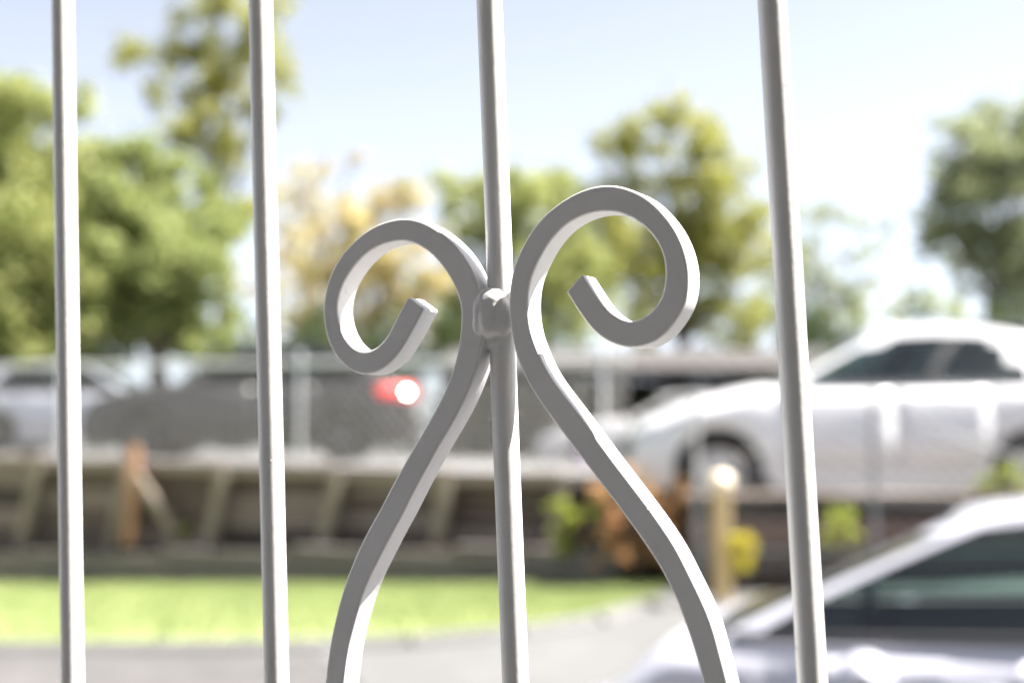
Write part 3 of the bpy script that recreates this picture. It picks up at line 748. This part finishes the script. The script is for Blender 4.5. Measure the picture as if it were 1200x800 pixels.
tree('scrub_tree', 'low loose grey green tree seen under the olive tree, above the carport roof', 'tree', 740, 58,
     [(690, 385, 24), (735, 372, 20), (785, 368, 22), (835, 362, 24), (880, 372, 22), (905, 350, 18), (850, 395, 18), (760, 395, 18)], LB, .17, .5, 19, .12, group=BEYOND, zbase=1.2)
tree('scrub_tree', 'low thin grey green tree above the white car roof', 'tree', 1050, 60,
     [(1010, 372, 16), (1045, 362, 18), (1085, 352, 20), (1120, 365, 20), (1060, 388, 18), (1000, 392, 16)], LB, .17, .45, 20, .12, group=BEYOND, zbase=1.2)
def plant(name, label, cat, px, py, clumps_px, Y, mtl, size, density, seed, stem=.012):
    b = at(px, py, Y); root = empty(name, b); tag(root, label, cat)
    g = random.Random(seed); cl = []; 
    for (x, y, r) in clumps_px:
        Yc = Y+g.uniform(-.06, .06); p = at(x, y, Yc); rr = r/FPX*Yc; cl.append(((p.x, p.y, p.z), rr, rr*.9, rr))
        mb = MB(); mid = b.lerp(p, .5)+Vector((g.uniform(-.03, .03), 0, .02)); mb.tube([b, mid, p], [stem, stem*.7, stem*.3], 5)
        q = mb.build('stem', M['bark'], None, 50); q.parent = root; q.location = -b
    leaf_cloud('foliage', cl, density, size, mtl, root, seed, .3)
    return root
plant('shrub', 'rusty orange brown shrub at the right end of the lawn', 'shrub', 750, 668, [(715, 590, 30), (750, 580, 34), (780, 600, 28), (735, 625, 32), (770, 635, 30), (705, 640, 24), (800, 570, 22), (790, 650, 20)], 12.7, LR, .045, 1.6, 31)
plant('leafy_plant', 'tall lime green plant beside the rusty shrub', 'plant', 662, 660, [(655, 592, 14), (665, 608, 17), (660, 628, 17), (668, 645, 13)], 13.2, LL, .03, 1.2, 32)
plant('leafy_plant', 'small yellow green plant growing over the rusty shrub', 'plant', 700, 640, [(702, 588, 15), (694, 600, 10)], 12.7, LL, .03, .9, 33)
plant('flower_bush', 'bright yellow flowering plant beside the pine post', 'plant', 868, 684, [(866, 640, 14), (872, 655, 15), (862, 668, 14), (874, 638, 12)], 11.3, LF, .03, 2.2, 34)
plant('leafy_plant', 'green plant against the low wall, left of the white car door', 'plant', 992, 650, [(985, 605, 18), (1000, 622, 16), (978, 630, 16)], 11.6, LL, .03, .9, 35)
plant('leafy_plant', 'yellow green plant below the white car rear wheel', 'plant', 1178, 600, [(1165, 562, 18), (1190, 556, 16), (1205, 566, 20), (1150, 572, 12)], 12.1, LL, .03, .8, 36)
plant('weed', 'small green weed growing from the wall ledge', 'plant', 213, 636, [(210, 622, 12), (222, 618, 8)], 15.9, LL, .03, .9, 37, .006)
plant('flower_bush', 'lilac flowering plant at the fence foot above the rusty shrub', 'plant', 682, 556, [(680, 532, 10), (688, 540, 8)], 13.9, leaf_mat('lilac_petals', [(.45, .34, .55), (.55, .45, .65)], .4), .025, 1.1, 38, .006)
# hedge along the far side of the car park
hd = empty('hedge', (-8, 33.5, 1.5)); tag(hd, 'long dark hedge along the far side of the car park', 'hedge')
cl = []
g = random.Random(5)
for x in axis(-22, 0.8, 34):
    if not -9.7 < x < -7.5: cl.append(((x, 33.5+g.uniform(-.3, .3), 2.9+g.uniform(-.2, .2)), .95, .9, 2.0+g.uniform(-.3, .2)))
leaf_cloud('foliage', cl, 1.3, .11, LD, hd, 41, .4)
for x in axis(-22, .8, 22):
    mb = MB(); mb.tube([(x, 33.5, 1.2), (x+g.uniform(-.2, .2), 33.5, 4.2)], [.05, .015], 5)
    o = mb.build('stem', M['bark'], None); o.parent = hd; o.location = -Vector(hd.location)
h2 = empty('hedge', (14, 40, 1.2)); tag(h2, 'dark scrub line behind the charcoal van on the right', 'hedge')
cl = [((x, 40+g.uniform(-.5, .5), 3.0+g.uniform(-.5, .5)), 1.2, 1.1, 2.0+g.uniform(-.4, .5)) for x in axis(6.8, 24, 20)]
leaf_cloud('foliage', cl, 1.1, .14, LD, h2, 42, .4)

# ------------------------------------------------------------------ stakes and the pine post
def stake(name, label, a, b, w, mtl, cat='stake'):
    d = b-a; m = d.to_track_quat('Z', 'Y').to_matrix(); mb = MB(); h = d.length
    prof = [(w, 0), (w, h-.03), (w*.75, h)]
    mb.loft([[m @ Vector((sx*r/2, sy*r/2, z)) for sx, sy in ((-1, -1), (1, -1), (1, 1), (-1, 1))] for r, z in prof], True)
    o = mb.build(name, mtl); o.location = a; bevel(o, .006, 1); return tag(o, label, cat)
stake('timber_stake', 'upright orange brown stake leaning on the retaining wall', at(151, 640, 16.0), at(158, 522, 16.2), .13, M['rust'])
stake('timber_stake', 'short diagonal tan stake propped against the orange brown stake', at(206, 624, 15.85), at(160, 556, 16.05), .09, M['wpost'])
p = at(846, 692, 11.55); p.z = gz(p.x, p.y); q = at(847, 566, p.y)
cap = MB(); cap.lathe([(.066, -.02), (.085, 0), (.098, .03), (.10, .06), (.085, .10), (.05, .125), (.008, .135)], (0, 0, 0), 'Z', 20)
bo = stake('timber_bollard', 'pale new pine post with rounded top beside the yellow plant', p, Vector((p.x, p.y, q.z-.04)), .135, M['pine'], 'bollard')
cp2 = cap.build('cap', M['cream'], bo, 40); cp2.location = (0, 0, q.z-.04-p.z)

# ------------------------------------------------------------------ the gate
vc = Vector((-.0404660, 1, -.0885337)).normalized()          # camera space: x right, y up, -z forward
uc = Vector((math.cos(.486755), 0, math.sin(.486755))); uc = (uc-vc*uc.dot(vc)).normalized()
Rm = CM.to_3x3()
GU, GV = (Rm @ uc).normalized(), (Rm @ vc).normalized()
GN = GV.cross(GU).normalized()
if GN.y < 0: GN = -GN                                        # away from the camera
GO = C0 + Rm @ Vector(((590.34-600)/FPX*.580127, 0, -.580127))
def uv(px, py, n=0.0):
    """gate-plane coordinates (along, up) of a photo pixel on the plane n in front of/behind the middle plane"""
    d = Rm @ Vector(((px-600)/FPX, -(py-400)/FPX, -1)); o = GO+GN*n
    t = (o-C0).dot(GN)/d.dot(GN); p = C0+d*t-o
    return Vector((p.dot(GU), p.dot(GV)))
GM = Matrix((GU, GN, GV)).transposed().to_4x4()
# the lowest point of the gate hangs just above the ground
VB, VT = -1.54, 0.42
gate = empty('wrought_iron_gate'); gate.matrix_world = Matrix.Translation(GO+GV*VB) @ GM
tag(gate, 'white painted iron gate with round bars and two curled scrolls in focus', 'gate')
def gp(u, v, n=0.0): return Vector((u, n, v-VB))
BR = .0054
bars = [((73.3, 0), (85, 800)), ((305, 0), (324, 800)), ((573.5, 0), (604, 800)), ((904.5, 0), (952, 800))]
lines = []
for i, (a, b) in enumerate(bars):
    n = .002 if i == 2 else 0
    lines.append((uv(*a, n), uv(*b, n), n))
for sgn, src in ((-1, 0), (-2, 0), (1, 3), (2, 3), (3, 3)):
    a, b, n = lines[src]; lines.append((a+Vector((.12*sgn, 0)), b+Vector((.12*sgn, 0)), 0))
for a, b, n in lines:
    def P(v):
        t = (v-a.y)/(b.y-a.y); return gp(lerp(a.x, b.x, t), v, n)
    mb = MB(); vsx = axis(VB+.06, VT, 60)
    mb.tube([P(v)+Vector((.0002*noise.noise((v*9, n*7, a.x*31)), 0, 0)) for v in vsx], [BR*(1+.012*noise.noise((v*25, a.x*17, 3))) for v in vsx], 40)
    mb.build('bar', M['gate'], gate, 40)
for v in (VB+.05, -.42, VT):
    mb = MB(); mb.box(gp(.03, v, 0), (.98, .018, .026)); o = mb.build('rail', M['gate'], gate); bevel(o, .002)
for u in (-.46, .52):
    mb = MB(); mb.box(gp(u, (VB+VT)/2+.02, 0), (.032, .032, VT-VB+.04)); o = mb.build('stile', M['gate'], gate); bevel(o, .003)

TH = .0062       # half thickness of the square scroll bar
def catmull(pts, n):
    P = [pts[0]*2-pts[1]]+list(pts)+[pts[-1]*2-pts[-2]]; out = []
    for i in range(1, len(P)-2):
        for k in range(8):
            t = k/8; a, b, c, d = P[i-1], P[i], P[i+1], P[i+2]
            out.append(.5*((2*b)+(c-a)*t+(2*a-5*b+4*c-d)*t*t+(3*b-a-3*c+d)*t**3))
    out.append(pts[-1])
    L = [0]
    for a, b in zip(out, out[1:]): L.append(L[-1]+(b-a).length)
    res = []; j = 0
    for k in range(n+1):
        s = L[-1]*k/n
        while j < len(L)-2 and L[j+1] < s: j += 1
        t = (s-L[j])/max(1e-9, L[j+1]-L[j]); res.append(out[j].lerp(out[j+1], min(1, t)))
    return res
def relax(p, it):
    for _ in range(it):
        p = [p[0]]+[(p[i-1]+p[i]*2+p[i+1])/4 for i in range(1, len(p)-1)]+[p[-1]]
    return p
def scroll(inner_segs, outer_segs, counts, tail_dir):
    """front-face edges given as photo traces in matching sections; returns a bevelled square-bar mesh"""
    def chain(segs):
        pts = []; idx = []
        for s in segs:
            if pts: s = s[1:]
            pts += [uv(*p, -TH) for p in s]; idx.append(len(pts)-1)
        dense = catmull(pts, 2000); dense = relax(dense, 30)
        # positions of the section ends on the dense curve
        out = []; pos = [0]
        for i in idx:
            d = [(q-pts[i]).length for q in dense]; lo = pos[-1]; pos.append(min(range(lo, len(dense)), key=lambda k: d[k]))
        pos[-1] = len(dense)-1
        for (a, b), n in zip(zip(pos, pos[1:]), counts):
            for k in range(n):
                f = a+(b-a)*k/n; i = int(f); out.append(dense[i].lerp(dense[min(i+1, len(dense)-1)], f-i))
        out.append(dense[-1]); return out
    A, B = chain(inner_segs), chain(outer_segs)
    A, B = relax(A, 6), relax(B, 6)
    # continue below the frame: the bar runs on down to the middle rail
    ta = (A[-1]-A[-6]).normalized()
    for k in range(1, 30):
        ta = Vector((ta.x*.93, -1)).normalized()
        if A[-1].y < -.425: break
        A.append(A[-1]+ta*.01); B.append(B[-1]+ta*.01)
    rings = [[gp(a.x, a.y, -TH), gp(b.x, b.y, -TH), gp(b.x, b.y, TH), gp(a.x, a.y, TH)] for a, b in zip(A, B)]
    mb = MB(); mb.loft(rings, True)
    o = mb.build('scroll', M['gate'], gate, 30); bevel(o, .0009, 3, 40)
    return o
# left scroll: sections tip-bottom, bottom-left side, left-top, top-neck, leg
Li = [[(477.6, 347.6), (465, 371), (453.2, 394.9), (441.4, 408), (429.6, 412.4)],
      [(429.6, 412.4), (415, 408), (402, 392), (395.4, 371), (395, 356)],
      [(395, 356), (396.6, 346), (402, 331.9), (412.5, 314.8), (428, 297.7), (446.6, 286.7), (467.6, 282)],
      [(467.6, 282), (486, 285), (507, 299), (522.7, 318.7), (533.2, 337), (539.8, 358), (540.5, 371)],
      [(540.5, 371), (539.8, 384.4), (535.6, 415), (529.5, 436.5), (518.5, 464), (507.5, 484.6), (491, 513.5), (474.5, 541), (458, 571), (442.5, 601), (427.5, 627.5), (415, 655), (402.5, 687.5), (392.5, 725), (385, 762), (380.5, 800)]]
Lo = [[(496.5, 361.5), (486, 381.7), (472.9, 405.4), (459.7, 423.7), (444, 435.5), (430.9, 439.5)],
      [(430.9, 439.5), (412.5, 435.5), (394, 418.5), (382.3, 394.9), (378.4, 368.6), (378.6, 358)],
      [(378.6, 358), (379.7, 345), (388.9, 316), (404.6, 292.5), (425.6, 272.8), (446.6, 261), (472.9, 255.2)],
      [(472.9, 255.2), (496.5, 259.7), (517.5, 272.8), (538.5, 292.5), (554.2, 318.7), (563.4, 343.7), (567.5, 371)],
      [(567.5, 371), (567.3, 386), (563, 412), (557, 436.5), (546, 464), (532.3, 491.5), (515.8, 519), (502, 543.8), (485.5, 574), (472.2, 601), (457.5, 627.5), (443.7, 655), (428.7, 685), (417.5, 720), (407.5, 760), (402.5, 800)]]
Ri = [[(682.1, 320.8), (695, 341), (706.5, 358.2), (718, 369.7), (735.3, 377.7)],
      [(735.3, 377.7), (752.6, 372.6), (767, 361), (775.6, 346.7), (779, 329.4), (779.6, 319)],
      [(779.6, 319), (779, 309.3), (773.3, 289.2), (761.2, 271.9), (746.8, 259), (732.4, 251.8), (715.2, 247.5)],
      [(715.2, 247.5), (695, 248.9), (674.9, 256), (657.7, 267.6), (641.8, 286.3), (628.9, 309.3), (620.3, 332.3), (618, 358.2)],
      [(618, 358.2), (620.3, 384), (626, 401), (631.5, 415), (641, 435), (655, 455), (672.5, 477.5), (695, 507.5), (715, 535), (740, 567.5), (766, 602), (791.8, 640.5), (808.3, 673.5), (822, 701), (834.4, 731), (844, 767), (852.8, 800)]]
Ro = [[(663.4, 341.5), (674.9, 361), (689.3, 381.2), (703.7, 395.6), (718, 403.6), (739, 408.2)],
      [(739, 408.2), (764, 402.8), (781.3, 389.8), (794.3, 372.6), (804.3, 352.4), (807.2, 329.4), (807.3, 319)],
      [(807.3, 319), (805.8, 306.4), (800, 286.3), (790, 266), (775.6, 247.5), (758.3, 231.6), (738.2, 221.6), (715.2, 216.4)],
      [(715.2, 216.4), (692.2, 219.3), (669.2, 228.8), (646, 244.6), (626, 264.7), (611.6, 289.2), (601.6, 312.2), (597.3, 335.2), (595.8, 358.2)],
      [(595.8, 358.2), (598, 384), (601.5, 404), (605.5, 420), (615, 442.5), (630, 467.5), (650, 495), (672.5, 525), (699, 560), (729, 600), (756, 637.8), (775.3, 668), (791.8, 701), (802.8, 731), (813.8, 764), (824, 800)]]
scroll(Li, Lo, (16, 24, 26, 30, 70), -1)
scroll(Ri, Ro, (16, 24, 28, 34, 76), 1)
# weld bead joining both scrolls to the middle bar
def blob(cpx, cpy, wpx, hpx, n0, depth, seed, rough=.06):
    c = uv(cpx, cpy, n0); e = uv(cpx+wpx/2, cpy, n0)-c; f = uv(cpx, cpy-hpx/2, n0)-c
    mb = MB(); rings = []; N, K = 40, 48
    for i in range(N+1):
        ph = math.pi*i/N; ring = []
        for k in range(K):
            th = 2*math.pi*k/K; x, y, z = math.sin(ph)*math.cos(th), math.sin(ph)*math.sin(th), math.cos(ph)
            q = (abs(x)**2.25+abs(y)**2.25+abs(z)**2.25)**(-1/2.25)
            q *= 1+rough*noise.noise((x*1.7+seed, y*1.7, z*1.7))*1.6+rough*.5*noise.noise((x*4+seed, y*4, z*4))
            ring.append(gp(c.x+x*q*e.length, c.y+z*q*f.length, n0+y*q*depth))
        rings.append(ring)
    mb.loft(rings, True); return mb
wb_ = MB()
for args in ((578.5, 369.5, 42, 64, -.0002, .0078, 3.1, .10), (563.5, 372, 17, 58, -.0036, .0038, 8.3, .14), (583.5, 397, 29, 34, .0012, .0056, 2.2, .03), (578, 345, 34, 18, .0008, .0064, 4.2, .05)):
    q = blob(*args); wb_.add(q.v, q.f)
wo = wb_.build('weld_bead', M['gate'], gate, 80)
rm = wo.modifiers.new('fuse', 'REMESH'); rm.mode = 'VOXEL'; rm.voxel_size = .0005; rm.use_smooth_shade = True
sm = wo.modifiers.new('flow', 'SMOOTH'); sm.factor = .5; sm.iterations = 14
